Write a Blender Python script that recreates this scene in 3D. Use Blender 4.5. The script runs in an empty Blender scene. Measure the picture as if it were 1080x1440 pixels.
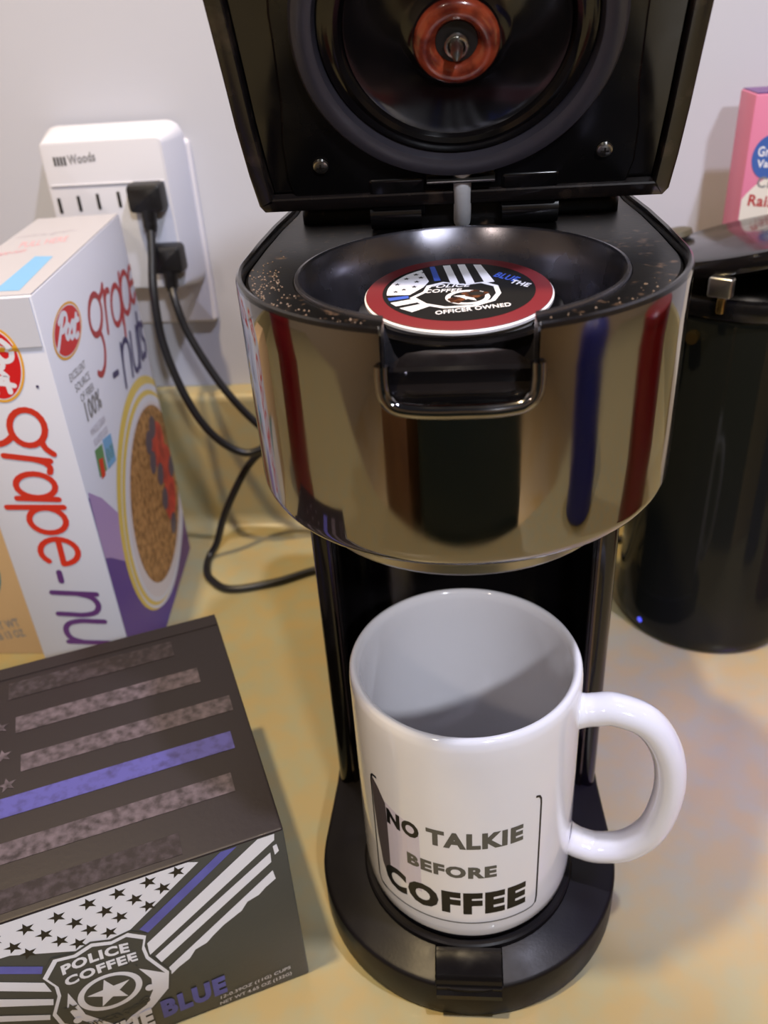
import bpy, bmesh, math
from math import sin, cos, pi, radians, atan2, sqrt
from mathutils import Vector, Matrix
from mathutils.geometry import tessellate_polygon

SC = bpy.context.scene
COL = SC.collection
MM = 0.001          # everything below is written in millimetres

# ------------------------------------------------------------ camera
cam_d = bpy.data.cameras.new('camera')
cam = bpy.data.objects.new('camera', cam_d)
COL.objects.link(cam)
SC.camera = cam
yaw, pitch, roll = -0.103, 0.548, -0.069
F = Vector((sin(yaw)*cos(pitch), cos(yaw)*cos(pitch), -sin(pitch)))
Rt = Vector((cos(yaw), -sin(yaw), 0))
Up = Rt.cross(F)
r_ = cos(roll)*Rt + sin(roll)*Up
u_ = -sin(roll)*Rt + cos(roll)*Up
M = Matrix((r_, u_, -F)).transposed().to_4x4()
M.translation = Vector((-1.124, -225.038, 330.236))*MM
cam.matrix_world = M
cam_d.sensor_fit = 'HORIZONTAL'
cam_d.sensor_width = 36
cam_d.lens = 1200.3/1080*36
cam_d.clip_start = 0.005
cam_d.dof.use_dof = True
cam_d.dof.focus_distance = 0.262
cam_d.dof.aperture_fstop = 40.0/2.1

# ------------------------------------------------------------ world, lamps, exposure
w = bpy.data.worlds.new('world'); SC.world = w
w.use_nodes = True
w.node_tree.nodes['Background'].inputs[0].default_value = (0.80, 0.80, 0.95, 1)
w.node_tree.nodes['Background'].inputs[1].default_value = 0.04

def lamp(name, loc, target, size, power, color):
    d = bpy.data.lights.new(name, 'AREA'); d.shape = 'DISK'; d.size = size*MM
    d.energy = power; d.color = color
    o = bpy.data.objects.new(name, d); COL.objects.link(o)
    o.location = Vector(loc)*MM
    o.rotation_euler = (Vector(target)-Vector(loc)).to_track_quat('-Z', 'Y').to_euler()
    return o
lamp('cool_lamp', (365, -172, 1350), (0, 60, 100), 50, 12.0, (0.80, 0.80, 1.0))
lamp('warm_lamp', (-233, -126, 1350), (0, 60, 100), 50, 14.5, (1.0, 0.76, 0.42))
lamp('front_cool_lamp', (480, -1300, 1200), (0, 60, 100), 110, 14.5, (0.86, 0.90, 1.0))
lamp('front_warm_lamp', (-640, -1200, 1150), (0, 60, 100), 110, 2.4, (1.0, 0.84, 0.70))
fl = lamp('floor_fill', (0, -1500, 600), (0, -1500, -900), 500, 26, (1.0, 0.86, 0.62))  # added fill, brightens the unseen floor that the chrome mirrors
fl.data.spread = radians(110)
vl = lamp('violet_fill', (285, -60, 330), (118, 84, 0), 60, .09, (0.32, 0.20, 1.0))  # added violet fill for the purple patch on the counter
vl.data.spread = radians(40)

SC.view_settings.view_transform = 'Standard'
SC.view_settings.look = 'None'
SC.view_settings.exposure = 0.1
SC.view_settings.gamma = 1.0
SC.view_settings.use_curve_mapping = False

# ------------------------------------------------------------ materials
def lin(c):
    return tuple((x/12.92 if x <= .04045 else ((x+.055)/1.055)**2.4) for x in (v/255 for v in c))
def mat(name, rgb, rough=.5, metal=0, coat=0, spec=.5, bump=None, mottle=None, transmission=0, rough_noise=None):
    """procedural principled material; mottle = (rgb2, scale, contrast lo, hi)"""
    m = bpy.data.materials.new(name); m.use_nodes = True
    nt = m.node_tree; p = nt.nodes['Principled BSDF']
    c = lin(rgb)+(1,)
    p.inputs['Base Color'].default_value = c
    p.inputs['Roughness'].default_value = rough
    p.inputs['Metallic'].default_value = metal
    p.inputs['Specular IOR Level'].default_value = spec
    p.inputs['Coat Weight'].default_value = coat
    p.inputs['Coat Roughness'].default_value = .06
    if transmission: p.inputs['Transmission Weight'].default_value = transmission
    tc = nt.nodes.new('ShaderNodeTexCoord')
    def noise(scale, detail=4):
        n = nt.nodes.new('ShaderNodeTexNoise'); n.inputs['Scale'].default_value = scale
        n.inputs['Detail'].default_value = detail
        nt.links.new(tc.outputs['Object'], n.inputs['Vector']); return n
    if mottle:
        rgb2, sc, lo, hi = mottle
        n = noise(sc, 6)
        mr = nt.nodes.new('ShaderNodeMapRange'); mr.inputs[1].default_value = lo; mr.inputs[2].default_value = hi
        nt.links.new(n.outputs['Fac'], mr.inputs[0])
        mx = nt.nodes.new('ShaderNodeMix'); mx.data_type = 'RGBA'
        mx.inputs[6].default_value = c; mx.inputs[7].default_value = lin(rgb2)+(1,)
        nt.links.new(mr.outputs[0], mx.inputs[0]); nt.links.new(mx.outputs[2], p.inputs['Base Color'])
    if bump:
        n = noise(bump[0]); b = nt.nodes.new('ShaderNodeBump'); b.inputs['Strength'].default_value = bump[1]
        b.inputs['Distance'].default_value = bump[2] if len(bump) > 2 else 0.0005
        nt.links.new(n.outputs['Fac'], b.inputs['Height']); nt.links.new(b.outputs[0], p.inputs['Normal'])
    if rough_noise:
        n = noise(rough_noise[0], 5); mr = nt.nodes.new('ShaderNodeMapRange')
        mr.inputs[1].default_value = .45; mr.inputs[2].default_value = .75
        mr.inputs[3].default_value = rough; mr.inputs[4].default_value = rough_noise[1]
        nt.links.new(n.outputs['Fac'], mr.inputs[0]); nt.links.new(mr.outputs[0], p.inputs['Roughness'])
    return m
MT = dict(
    wall=mat('wall_paint', (186, 188, 198), .6, bump=(60, .15)),
    counter=mat('cream_laminate', (156, 139, 97), .30, mottle=((147, 141, 109), 75, .38, .64), bump=(400, .05)),
    counter_edge=mat('counter_core', (150, 120, 80), .6),
    floor=mat('floor_vinyl', (196, 176, 146), .5, mottle=((192, 164, 118), 4, .4, .6)),
    room=mat('room_paint', (190, 175, 150), .7),
    wood=mat('cabinet_wood', (120, 84, 48), .45, mottle=((92, 60, 34), 12, .35, .65)),
    gloss=mat('gloss_black_plastic', (16, 14, 15), .11, rough_noise=(70, .24)),
    well=mat('polished_dark_well', (122, 120, 128), .2, .92, rough_noise=(60, .38)),
    satin=mat('satin_black_plastic', (18, 16, 18), .34, spec=.18, bump=(900, .15, .0002), rough_noise=(45, .5)),
    black=mat('black_plastic', (12, 11, 12), .2, rough_noise=(60, .35)),
    dusty=mat('dusty_black_plastic', (11, 10, 10), .36, spec=.16, mottle=((86, 68, 54), 300, .60, .78), bump=(700, .15, .0002)),
    rubber=mat('grey_rubber', (52, 50, 58), .34, bump=(500, .2, .0003), rough_noise=(120, .5)),
    chrome=mat('mirror_chrome', (142, 139, 138), .05, 1, rough_noise=(28, .15)),
    darkchrome=mat('dark_chrome', (92, 84, 84), .16, 1),
    lidrim=mat('lid_rim_plastic', (30, 26, 26), .18, mottle=((62, 52, 46), 120, .54, .72)),
    steel=mat('steel', (190, 188, 182), .28, 1),
    amber=mat('amber_silicone', (158, 66, 40), .24, mottle=((92, 30, 20), 170, .42, .64), coat=.6),
    milky=mat('milky_silicone', (206, 208, 214), .35),
    mug=mat('white_ceramic', (234, 232, 236), .09, coat=.5),
    pod_white=mat('white_pod_plastic', (228, 226, 228), .3),
    maroon=mat('maroon_foil', (112, 34, 40), .42),
    pblack=mat('print_black', (22, 21, 22), .45),
    pwhite=mat('print_white', (232, 232, 238), .45),
    pblue=mat('print_blue', (64, 92, 186), .45),
    coffee=mat('wet_coffee_grounds', (52, 28, 18), .3, mottle=((110, 66, 40), 500, .45, .6)),
    grounds=mat('dry_grounds', (128, 108, 92), .7),
    ink=mat('mug_ink_black', (14, 15, 17), .3, spec=.3),
    inkglare=mat('mug_ink_glare', (88, 86, 80), .3, spec=.3),  # black ink greyed, glare painted into its colour
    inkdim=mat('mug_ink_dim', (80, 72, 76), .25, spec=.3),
    inkreflect=mat('mug_painted_reflection', (212, 204, 220), .1, coat=.5),  # pale patch of reflection painted on the glaze
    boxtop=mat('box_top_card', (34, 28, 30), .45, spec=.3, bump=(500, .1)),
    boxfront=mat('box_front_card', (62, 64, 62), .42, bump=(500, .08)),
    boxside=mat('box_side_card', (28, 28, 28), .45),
    violet=mat('print_violet_blue', (96, 98, 180), .45, mottle=((86, 86, 160), 90, .4, .7)),
    fadedviolet=mat('print_worn_violet', (76, 74, 140), .45, spec=.3, mottle=((60, 56, 104), 240, .46, .7)),
    worn=mat('print_worn_grey', (46, 40, 43), .45, spec=.3, mottle=((94, 84, 92), 330, .30, .68)),
    worndim=mat('print_faint_grey', (38, 32, 34), .45, spec=.3, mottle=((64, 56, 62), 330, .42, .74)),
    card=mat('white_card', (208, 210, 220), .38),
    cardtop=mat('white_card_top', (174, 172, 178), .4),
    red=mat('print_red', (206, 52, 34), .4),
    redfront=mat('print_front_red', (176, 58, 60), .4),
    postred=mat('print_oval_red', (212, 28, 34), .35),
    gold=mat('print_gold', (236, 172, 50), .4),
    purple=mat('print_purple', (76, 44, 140), .4),
    plum=mat('print_plum', (92, 52, 112), .4),
    navy=mat('print_navy', (62, 56, 96), .4),
    lilac=mat('print_lilac', (168, 142, 190), .4),
    sky=mat('print_sky_blue', (112, 166, 208), .4),
    yellow=mat('print_yellow', (214, 188, 92), .4),
    textgrey=mat('print_text_grey', (128, 128, 132), .4),
    faint=mat('print_faint_text', (178, 172, 182), .4),
    faintred=mat('print_faint_red', (206, 150, 158), .4),
    green=mat('print_green', (92, 140, 90), .4),
    oats=mat('print_cereal', (176, 130, 80), .45, mottle=((118, 80, 44), 260, .4, .62)),
    berry=mat('print_berry', (200, 62, 52), .4, mottle=((150, 40, 44), 120, .4, .6)),
    dusk=mat('print_blueberry', (76, 66, 84), .4),
    bowl=mat('print_bowl', (206, 200, 204), .4),
    tan=mat('tan_card', (202, 170, 128), .45),
    teal=mat('print_teal', (64, 130, 140), .45),
    pink=mat('pink_card', (196, 112, 146), .45),
    cream=mat('cream_card', (226, 220, 212), .45),
    logo=mat('print_logo_blue', (62, 96, 170), .4),
    adapter=mat('adapter_plastic', (206, 207, 216), .3),
    plate=mat('plate_plastic', (218, 216, 222), .35),
    slot=mat('slot_dark', (22, 18, 16), .6),
    cord=mat('black_cord', (17, 16, 18), .4),
    canister=mat('canister_gloss_black', (38, 39, 34), .08, .6),
    brass=mat('brass', (190, 160, 100), .25, 1),
    olive=mat('olive_plastic', (74, 68, 52), .5),
    binc=mat('dark_green_plastic', (18, 34, 32), .4),
    bluec=mat('blue_enamel', (28, 36, 120), .3),
    redc=mat('dark_red_enamel', (122, 22, 26), .3),
    greyc=mat('grey_cloth', (150, 146, 140), .7),
)

MT['led'] = mat('blue_led', (40, 50, 200), .3)
_p = MT['led'].node_tree.nodes['Principled BSDF']
_p.inputs['Emission Color'].default_value = (.12, .14, 1, 1); _p.inputs['Emission Strength'].default_value = .8

# ------------------------------------------------------------ helpers
def put(o, label=None, cat=None, group=None, kind=None):
    if label: o['label'] = label
    if cat: o['category'] = cat
    if group: o['group'] = group
    if kind: o['kind'] = kind
    return o
class Thing:
    def __init__(s, name, loc, label, cat, group=None):
        s.o = bpy.data.objects.new(name, None); COL.objects.link(s.o)
        s.o.empty_display_size = .02
        s.o.location = Vector(loc)*MM; s.L = Vector(loc)
        put(s.o, label, cat, group)
def mesh(name, verts, faces, mats, parent=None, L=None, smooth=35, idx=None, label=None):
    """verts in world mm; the object sits at L (its thing's base); children share it"""
    if isinstance(parent, Thing): L = parent.L; par = parent.o
    elif parent is not None: par = parent; L = Vector(parent['_L'])
    else: par = None; L = Vector(L or (0, 0, 0))
    me = bpy.data.meshes.new(name)
    me.from_pydata([(Vector(v)-L)*MM for v in verts], [], faces)
    if not isinstance(mats, (list, tuple)): mats = [mats]
    for m in mats: me.materials.append(m)
    if idx: me.polygons.foreach_set('material_index', idx)
    me.validate(); me.update()
    bm = bmesh.new(); bm.from_mesh(me); bmesh.ops.recalc_face_normals(bm, faces=bm.faces); bm.to_mesh(me); bm.free()
    if smooth:
        me.polygons.foreach_set('use_smooth', [True]*len(me.polygons)); me.set_sharp_from_angle(angle=radians(smooth))
    o = bpy.data.objects.new(name, me); COL.objects.link(o)
    o['_L'] = list(L)
    if par: o.parent = par
    else: o.location = L*MM
    if label: o['label'] = label
    return o
def join(*vf):
    V, Fc = [], []
    for v, f in vf:
        k = len(V); V += list(v); Fc += [tuple(i+k for i in q) for q in f]
    return V, Fc
def frame(O, U, V):
    O, U, V = Vector(O), Vector(U), Vector(V); N = U.cross(V)
    return lambda x, y, z=0: O+U*x+V*y+N*z
def xf(vf, fn):
    return [fn(*v) for v in vf[0]], vf[1]
def lathe(prof, seg=64, c=(0, 0), close=False):
    V = []; Fc = []
    n = len(prof)
    for r, z in prof:
        for k in range(seg):
            a = 2*pi*k/seg; V.append((c[0]+r*cos(a), c[1]+r*sin(a), z))
    m = n if close else n-1
    for i in range(m):
        j = (i+1) % n
        for k in range(seg):
            l = (k+1) % seg
            Fc.append((i*seg+k, i*seg+l, j*seg+l, j*seg+k))
    if not close:
        for i in (0, n-1):
            if prof[i][0] > 1e-6:
                Fc.append(tuple(i*seg+k for k in range(seg)))
    return V, Fc
def inset(pts, d):
    n = len(pts); out = []
    area = sum(pts[i][0]*pts[(i+1) % n][1]-pts[(i+1) % n][0]*pts[i][1] for i in range(n))
    s = 1 if area > 0 else -1
    for i in range(n):
        a, b, c = Vector(pts[i-1]), Vector(pts[i]), Vector(pts[(i+1) % n])
        e1 = (b-a).normalized(); e2 = (c-b).normalized()
        n1 = Vector((-e1.y, e1.x))*s; n2 = Vector((-e2.y, e2.x))*s
        k = 1+n1.dot(n2)
        out.append(tuple(b+(n1+n2)*(d/max(k, .3))))
    return out
def loft(pts, levels, close=False, caps=True):
    """levels = [(inset, z)...]"""
    V = []; Fc = []; n = len(pts)
    for d, z in levels:
        q = inset(pts, d) if abs(d) > 1e-9 else pts
        V += [(x, y, z) for x, y in q]
    m = len(levels)
    for i in range(m if close else m-1):
        j = (i+1) % m
        for k in range(n):
            l = (k+1) % n
            Fc.append((i*n+k, i*n+l, j*n+l, j*n+k))
    if caps and not close:
        Fc.append(tuple(range(n))[::-1]); Fc.append(tuple((m-1)*n+k for k in range(n)))
    return V, Fc
def fil(z0, z1, rb, rt, k=4, inner=0):
    """levels for a prism with rounded bottom (rb) and top (rt) edges"""
    L = []
    if rb:
        L += [(rb*(1-sin(t*pi/2/k)), z0+rb*(1-cos(t*pi/2/k))) for t in range(k+1)]
    else: L.append((0, z0))
    if rt:
        L += [(rt*(1-cos(t*pi/2/k)), z1-rt+rt*sin(t*pi/2/k)) for t in range(k+1)]
    else: L.append((0, z1))
    return [(a+inner, b) for a, b in L]
def rrect(x0, y0, x1, y1, r, k=5):
    P = []
    for cx, cy, a in ((x1-r, y1-r, 0), (x0+r, y1-r, 90), (x0+r, y0+r, 180), (x1-r, y0+r, 270)):
        for t in range(k+1):
            q = radians(a+90*t/k); P.append((cx+r*cos(q), cy+r*sin(q)))
    return P
def rbox(x0, y0, z0, x1, y1, z1, r=1, k=3):
    rr = min(r, (x1-x0)/2.01, (y1-y0)/2.01)
    rz = min(r, (z1-z0)/2.01)
    return loft(rrect(x0, y0, x1, y1, rr, k), fil(z0, z1, rz*.98, rz*.98, k))
def catmull(P, k=8, closed=False):
    P = [Vector(p) for p in P]; out = []; n = len(P)
    R = range(n) if closed else range(n-1)
    for i in R:
        g = lambda j: P[j % n] if closed else P[max(0, min(n-1, j))]
        a, b, c, d = g(i-1), g(i), g(i+1), g(i+2)
        for t in range(k):
            s = t/k
            out.append(.5*((2*b)+(c-a)*s+(2*a-5*b+4*c-d)*s*s+(3*b-a-3*c+d)*s**3))
    if not closed: out.append(P[-1])
    return out
def tube(path, r, seg=12, closed=False, rv=None, cap=True):
    """sweep; r radius (number or list), rv second semi-axis"""
    P = [Vector(p) for p in path]; n = len(P); V = []; Fc = []
    up = Vector((0, 0, 1)); prev = None
    for i in range(n):
        t = ((P[(i+1) % n]-P[i-1]) if closed else (P[min(i+1, n-1)]-P[max(i-1, 0)])).normalized()
        if prev is None:
            a = t.cross(up)
            if a.length < .05: a = t.cross(Vector((0, 1, 0)))
            a.normalize()
        else:
            a = (prev-t*prev.dot(t)).normalized()
        prev = a; b = t.cross(a)
        ri = r[i] if isinstance(r, (list, tuple)) else r
        rj = (rv[i] if isinstance(rv, (list, tuple)) else rv) if rv else ri
        for k in range(seg):
            q = 2*pi*k/seg; V.append(tuple(P[i]+a*ri*cos(q)+b*rj*sin(q)))
    for i in range(n if closed else n-1):
        j = (i+1) % n
        for k in range(seg):
            l = (k+1) % seg; Fc.append((i*seg+k, i*seg+l, j*seg+l, j*seg+k))
    if cap and not closed:
        Fc.append(tuple(range(seg))[::-1]); Fc.append(tuple((n-1)*seg+k for k in range(seg)))
    return V, Fc
def ribbon(pts, wd):
    """flat stroke polygon around a 2D polyline, returned as quads + round ends"""
    P = [Vector(p[:2]) for p in pts]; n = len(P); A = []; B = []
    for i in range(n):
        t = (P[min(i+1, n-1)]-P[max(i-1, 0)]).normalized(); nn = Vector((-t.y, t.x))*wd/2
        A.append(P[i]+nn); B.append(P[i]-nn)
    return A, B
class Print:
    """flat printing laid on a surface: fn(u, v, height mm) -> world mm"""
    def __init__(s, fn, step=.05): s.fn = fn; s.V = []; s.F = []; s.I = []; s.M = []; s.step = step
    def mi(s, m):
        if m not in s.M: s.M.append(m)
        return s.M.index(m)
    def tris(s, pts, faces, m, layer):
        s.e = getattr(s, 'e', 0)+.0004; k = len(s.V); s.V += [(p[0], p[1], .08+layer*s.step+s.e) for p in pts]
        for f in faces: s.F.append(tuple(i+k for i in f)); s.I.append(s.mi(m))
    def poly(s, pts, m, layer=0, holes=()):
        loops = [[Vector((p[0], p[1], 0)) for p in pts]]+[[Vector((p[0], p[1], 0)) for p in h] for h in holes]
        t = tessellate_polygon(loops); flat = [p for l in loops for p in l]
        s.tris(flat, t, m, layer)
    def ell(s, c, a, b, m, layer=0, n=40, holes=()):
        a = a if isinstance(a, tuple) else (a, 0); b = b if isinstance(b, tuple) else (0, b)
        s.poly([(c[0]+a[0]*cos(2*pi*k/n)+b[0]*sin(2*pi*k/n), c[1]+a[1]*cos(2*pi*k/n)+b[1]*sin(2*pi*k/n)) for k in range(n)], m, layer, holes)
    def stroke(s, pts, wd, m, layer=0, closed=False, k=6, curve=True):
        p = [tuple(q) for q in pts]
        if curve and len(p) > 2: p = [tuple(q)[:2] for q in catmull([(a, b, 0) for a, b in p], k, closed)]
        elif closed: p = p+[p[0]]
        if closed and curve: p.append(p[0])
        A, B = ribbon(p, wd); n = len(A)
        s.tris(A+B, [(i, i+1, n+i+1, n+i) for i in range(n-1)], m, layer)
        if not closed:
            for q in (p[0], p[-1]): s.ell(q, wd/2, wd/2, m, layer, 10)
    def star(s, c, r, m, layer=0, rot=90, sx=-1, ry=None):
        ry = ry or r
        P = []
        for k in range(10):
            a = radians(rot+36*k); q = 1 if k % 2 == 0 else .40
            P.append((c[0]+sx*r*q*cos(a), c[1]+ry*q*sin(a)))
        s.poly(P, m, layer)
    def text(s, txt, p0, px, py, m, layer=0, bold=0, arch=0, shear=0):
        """fit the text's bounding box to the parallelogram p0, px (right end), py (top)"""
        cu = bpy.data.curves.new('t', 'FONT'); cu.body = txt; cu.offset = bold; cu.space_character = 1+2.6*bold; cu.shear = shear; cu.resolution_u = 3
        ob = bpy.data.objects.new('t', cu); COL.objects.link(ob)
        dg = bpy.context.evaluated_depsgraph_get(); dg.update()
        me = bpy.data.meshes.new_from_object(ob.evaluated_get(dg))
        V = [v.co.copy() for v in me.vertices]; Fc = [tuple(p.vertices) for p in me.polygons]
        bpy.data.objects.remove(ob); bpy.data.meshes.remove(me); bpy.data.curves.remove(cu)
        x0 = min(v.x for v in V); x1 = max(v.x for v in V); y0 = min(v.y for v in V); y1 = max(v.y for v in V)
        out = []
        for v in V:
            a = (v.x-x0)/(x1-x0); b = (v.y-y0)/(y1-y0)+arch*(4*a*(1-a))
            out.append((p0[0]+a*(px[0]-p0[0])+b*(py[0]-p0[0]), p0[1]+a*(px[1]-p0[1])+b*(py[1]-p0[1])))
        s.tris(out, Fc, m, layer)
    def clip(s, u0, u1, v0, v1):
        s.cl = (u0, u1, v0, v1)
    def build(s, name, parent, slices=None, label=None):
        V, Fc, I = s.V, s.F, s.I
        if slices or hasattr(s, 'cl'):
            bm = bmesh.new(); vs = [bm.verts.new(v) for v in V]
            for f, i in zip(Fc, I):
                try: q = bm.faces.new([vs[k] for k in f]); q.material_index = i
                except ValueError: pass
            def cut(co, no, out=False, inn=False):
                bmesh.ops.bisect_plane(bm, geom=bm.verts[:]+bm.edges[:]+bm.faces[:], plane_co=co, plane_no=no, clear_outer=out, clear_inner=inn)
            if hasattr(s, 'cl'):
                u0, u1, v0, v1 = s.cl
                cut((u1, 0, 0), (1, 0, 0), out=True); cut((u0, 0, 0), (-1, 0, 0), out=True)
                cut((0, v1, 0), (0, 1, 0), out=True); cut((0, v0, 0), (0, -1, 0), out=True)
            if slices:
                a, b, st = slices; x = a
                while x < b: cut((x, 0, 0), (1, 0, 0)); x += st
            bm.verts.index_update()
            V = [tuple(v.co) for v in bm.verts]; Fc = [tuple(v.index for v in f.verts) for f in bm.faces]; I = [f.material_index for f in bm.faces]
            bm.free()
        o = mesh(name, [s.fn(*v) for v in V], Fc, s.M, parent, smooth=0, idx=I, label=label)
        return o
def boolean(o, cutters, op='DIFFERENCE'):
    for c in cutters:
        me = bpy.data.meshes.new('cut'); me.from_pydata([Vector(v)*MM for v in c[0]], [], c[1]); me.update()
        bm = bmesh.new(); bm.from_mesh(me); bmesh.ops.recalc_face_normals(bm, faces=bm.faces); bm.to_mesh(me); bm.free()
        co = bpy.data.objects.new('cut', me); COL.objects.link(co)
        md = o.modifiers.new('b', 'BOOLEAN'); md.operation = op; md.object = co; md.solver = 'EXACT'
        bpy.context.view_layer.update()
        dg = bpy.context.evaluated_depsgraph_get()
        nm = bpy.data.meshes.new_from_object(o.evaluated_get(dg))
        o.modifiers.clear(); old = o.data; name = old.name; o.data = nm; bpy.data.meshes.remove(old); nm.name = name
        bpy.data.objects.remove(co); bpy.data.meshes.remove(me)
        nm.polygons.foreach_set('use_smooth', [True]*len(nm.polygons)); nm.set_sharp_from_angle(angle=radians(35))

# stroke alphabet for the thin round cereal lettering: x-height 1
def arc(cx, cy, rx, ry, a0, a1, n=12):
    return [(cx+rx*cos(radians(a0+(a1-a0)*k/n)), cy+ry*sin(radians(a0+(a1-a0)*k/n))) for k in range(n+1)]
THIN = {
 'g': (.95, [arc(.42, .52, .40, .46, 0, 360, 20), [(.70, .86), (.86, .96), (.98, 1.16)], [(.62, .12), (.78, -.08), (.86, -.36), (.78, -.70), (.56, -.86), (.34, -.80)]]),
 'r': (.55, [[(.06, 0), (.06, 1)], [(.06, .62), (.14, .86), (.32, .98), (.52, .96)]]),
 'a': (.88, [arc(.40, .5, .36, .47, 0, 360, 20), [(.80, 1), (.80, 0)]]),
 'p': (.90, [[(.06, 1), (.06, -.45)], arc(.46, .5, .38, .47, 0, 360, 20)]),
 'e': (.86, [[(.06, .52), (.40, .54), (.78, .56)], arc(.42, .5, .37, .47, 8, 320, 18)]),
 '-': (.52, [[(.08, .42), (.40, .42)]]),
 'n': (.82, [[(.06, 0), (.06, 1)], [(.06, .55), (.16, .86), (.38, .98), (.62, .88), (.72, .6), (.72, .3), (.72, 0)]]),
 'u': (.82, [[(.06, 1), (.06, .7), (.06, .4), (.16, .1), (.38, .0), (.62, .1), (.72, .4)], [(.72, 1), (.72, 0)]]),
 't': (.5, [[(.2, 1.35), (.2, .7), (.22, .2), (.34, .03), (.5, .05)], [(.0, 1.0), (.44, 1.0)]]),
 's': (.62, [[(.52, .86), (.34, .98), (.12, .86), (.14, .62), (.34, .5), (.52, .34), (.50, .1), (.28, .0), (.06, .12)]]),
}
def thin_text(pr, txt, o, ex, ey, wd, m, layer=1, adv=1.12):
    x = 0
    for ch in txt:
        a, st = THIN[ch]
        for q in st:
            pts = [(o[0]+(x+p[0])*ex[0]+p[1]*ey[0], o[1]+(x+p[0])*ex[1]+p[1]*ey[1]) for p in q]
            pr.stroke(pts, wd, m, layer, k=3, curve=len(pts) < 12 and len(pts) > 2)
        x += a*adv
    return x

# ============================================================ THE SETTING
def struct(name, vf, m, smooth=0):
    o = mesh(name, vf[0], vf[1], m, smooth=smooth); o['kind'] = 'structure'; return o
def box(x0, y0, z0, x1, y1, z1):
    V = [(x, y, z) for z in (z0, z1) for x, y in ((x0, y0), (x1, y0), (x1, y1), (x0, y1))]
    return V, [(3, 2, 1, 0), (4, 5, 6, 7), (0, 1, 5, 4), (1, 2, 6, 5), (2, 3, 7, 6), (3, 0, 4, 7)]
struct('wall_back', box(-2000, 316, -900, 2000, 400, 1700), MT['wall'])
struct('floor', box(-2000, -2600, -940, 2000, 316, -900), MT['floor'])
struct('wall_front', box(-2000, -2680, -900, 2000, -2600, 1700), MT['room'])
struct('wall_left', box(-2080, -2600, -900, -2000, 400, 1700), MT['room'])
struct('wall_right', box(2000, -2600, -900, 2080, 400, 1700), MT['room'])

ct = Thing('countertop', (0, 0, -38), 'cream mottled laminate countertop under the coffee maker', 'countertop')
prof = [(-305, -38), (-305, -6)]+[(-299-6*cos(t*pi/8), -6+6*sin(t*pi/8)) for t in range(1, 5)]+[(286.95, 0), (286.95, -38)]
def extrude_x(prof, x0, x1):
    n = len(prof)
    return [(x, y, z) for x in (x0, x1) for y, z in prof], [(i, (i+1) % n, n+(i+1) % n, n+i) for i in range(n)]+[tuple(range(n))[::-1], tuple(range(n, 2*n))]
mesh('laminate_sheet', *extrude_x(prof, -1500, 1500), MT['counter'], ct, smooth=40)
prof = [(287+11*sin(t*pi/12), 11-11*cos(t*pi/12)) for t in range(0, 7)]
prof += [(298, 98)]+[(304-6*cos(t*pi/8), 98+6*sin(t*pi/8)) for t in range(1, 5)]+[(315.8, 104), (315.8, -38), (287, -38)]
struct('trim_1', extrude_x(prof, -1500, 1500), MT['counter'], smooth=40)
bc = Thing('base_cabinet', (0, 0, -900), 'brown wooden base cabinet carrying the countertop', 'cabinet')
mesh('body', *box(-1500, -265, -900, 1500, 315, -38.2), MT['wood'], bc, smooth=0)
for k in range(6):
    x = -1490+k*498
    d = mesh('door', *rbox(x, -285, -880, x+488, -265.2, -60, 4), MT['wood'], bc)
    mesh('handle', *tube([(x+440, -285, -200), (x+440, -303, -205), (x+440, -303, -295), (x+440, -285, -300)], 5, 8), MT['steel'], d)

# ============================================================ COFFEE MAKER
cm = Thing('coffee_maker', (0, 11, 0), 'black and chrome single serve coffee maker with its lid standing open', 'coffee maker')
# ---- base
def base_outline(r, wx, yb, yc=11, n=40):
    P = []
    a1 = 62
    for k in range(n+1):
        a = radians(-90-a1-30+ (2*(a1+30))*k/n)      # front arc
        P.append((r*cos(a), yc+r*sin(a)))
    P = [p for p in P]
    P += [(wx, yc+34), (wx, yb-18)]
    P += [(wx-18+18*cos(radians(t)), yb-18+18*sin(radians(t))) for t in (15, 30, 45, 60, 75, 90)]
    P += [(-wx+18+18*cos(radians(t)), yb-18+18*sin(radians(t))) for t in (90, 105, 120, 135, 150, 165, 180)]
    P += [(-wx, yc+34)]
    return P
bo = base_outline(61, 59.5, 196)
body = loft(bo, fil(0, 18.5, 1.6, 1.8, 4)+[(8, 21.2), (19, 24.0)])
ob = mesh('base', *body, MT['satin'], cm)
MC = (0, 4.5)
boolean(ob, [lathe([(42.5, 22), (42.5, 40)], 72, MC), box(-12.6, -60, 17.2, 12.4, -36, 40)])
# drip tray: ringed disc with its front tab
tr = mesh('drip_tray', *lathe([(0, 22.1), (42.3, 22.1), (42.3, 24.4), (41.6, 25.0), (39.8, 25.0), (39.0, 24.4), (38.8, 23.7), (36.4, 23.7), (36.0, 24.8), (34.4, 24.9), (33.8, 24.2), (33.2, 23.6), (0, 23.6)], 72, MC), MT['satin'], cm)
tabp = [(-38.0, 17.3), (-38.0, 24.7), (-40, 24.4), (-46.2, 21.6), (-47.4, 20.6), (-48.0, 18.4), (-49.4, 16.2), (-50.9, 15.2), (-51.1, 13.2), (-49.9, 12.4), (-49.3, 17.2)]
V = [(x, y, z) for x in (-12.1, 11.9) for y, z in tabp]; n = len(tabp)
mesh('tray_tab', V, [(i, (i+1) % n, n+(i+1) % n, n+i) for i in range(n)]+[tuple(range(n))[::-1], tuple(range(n, 2*n))], MT['gloss'], cm)
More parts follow.
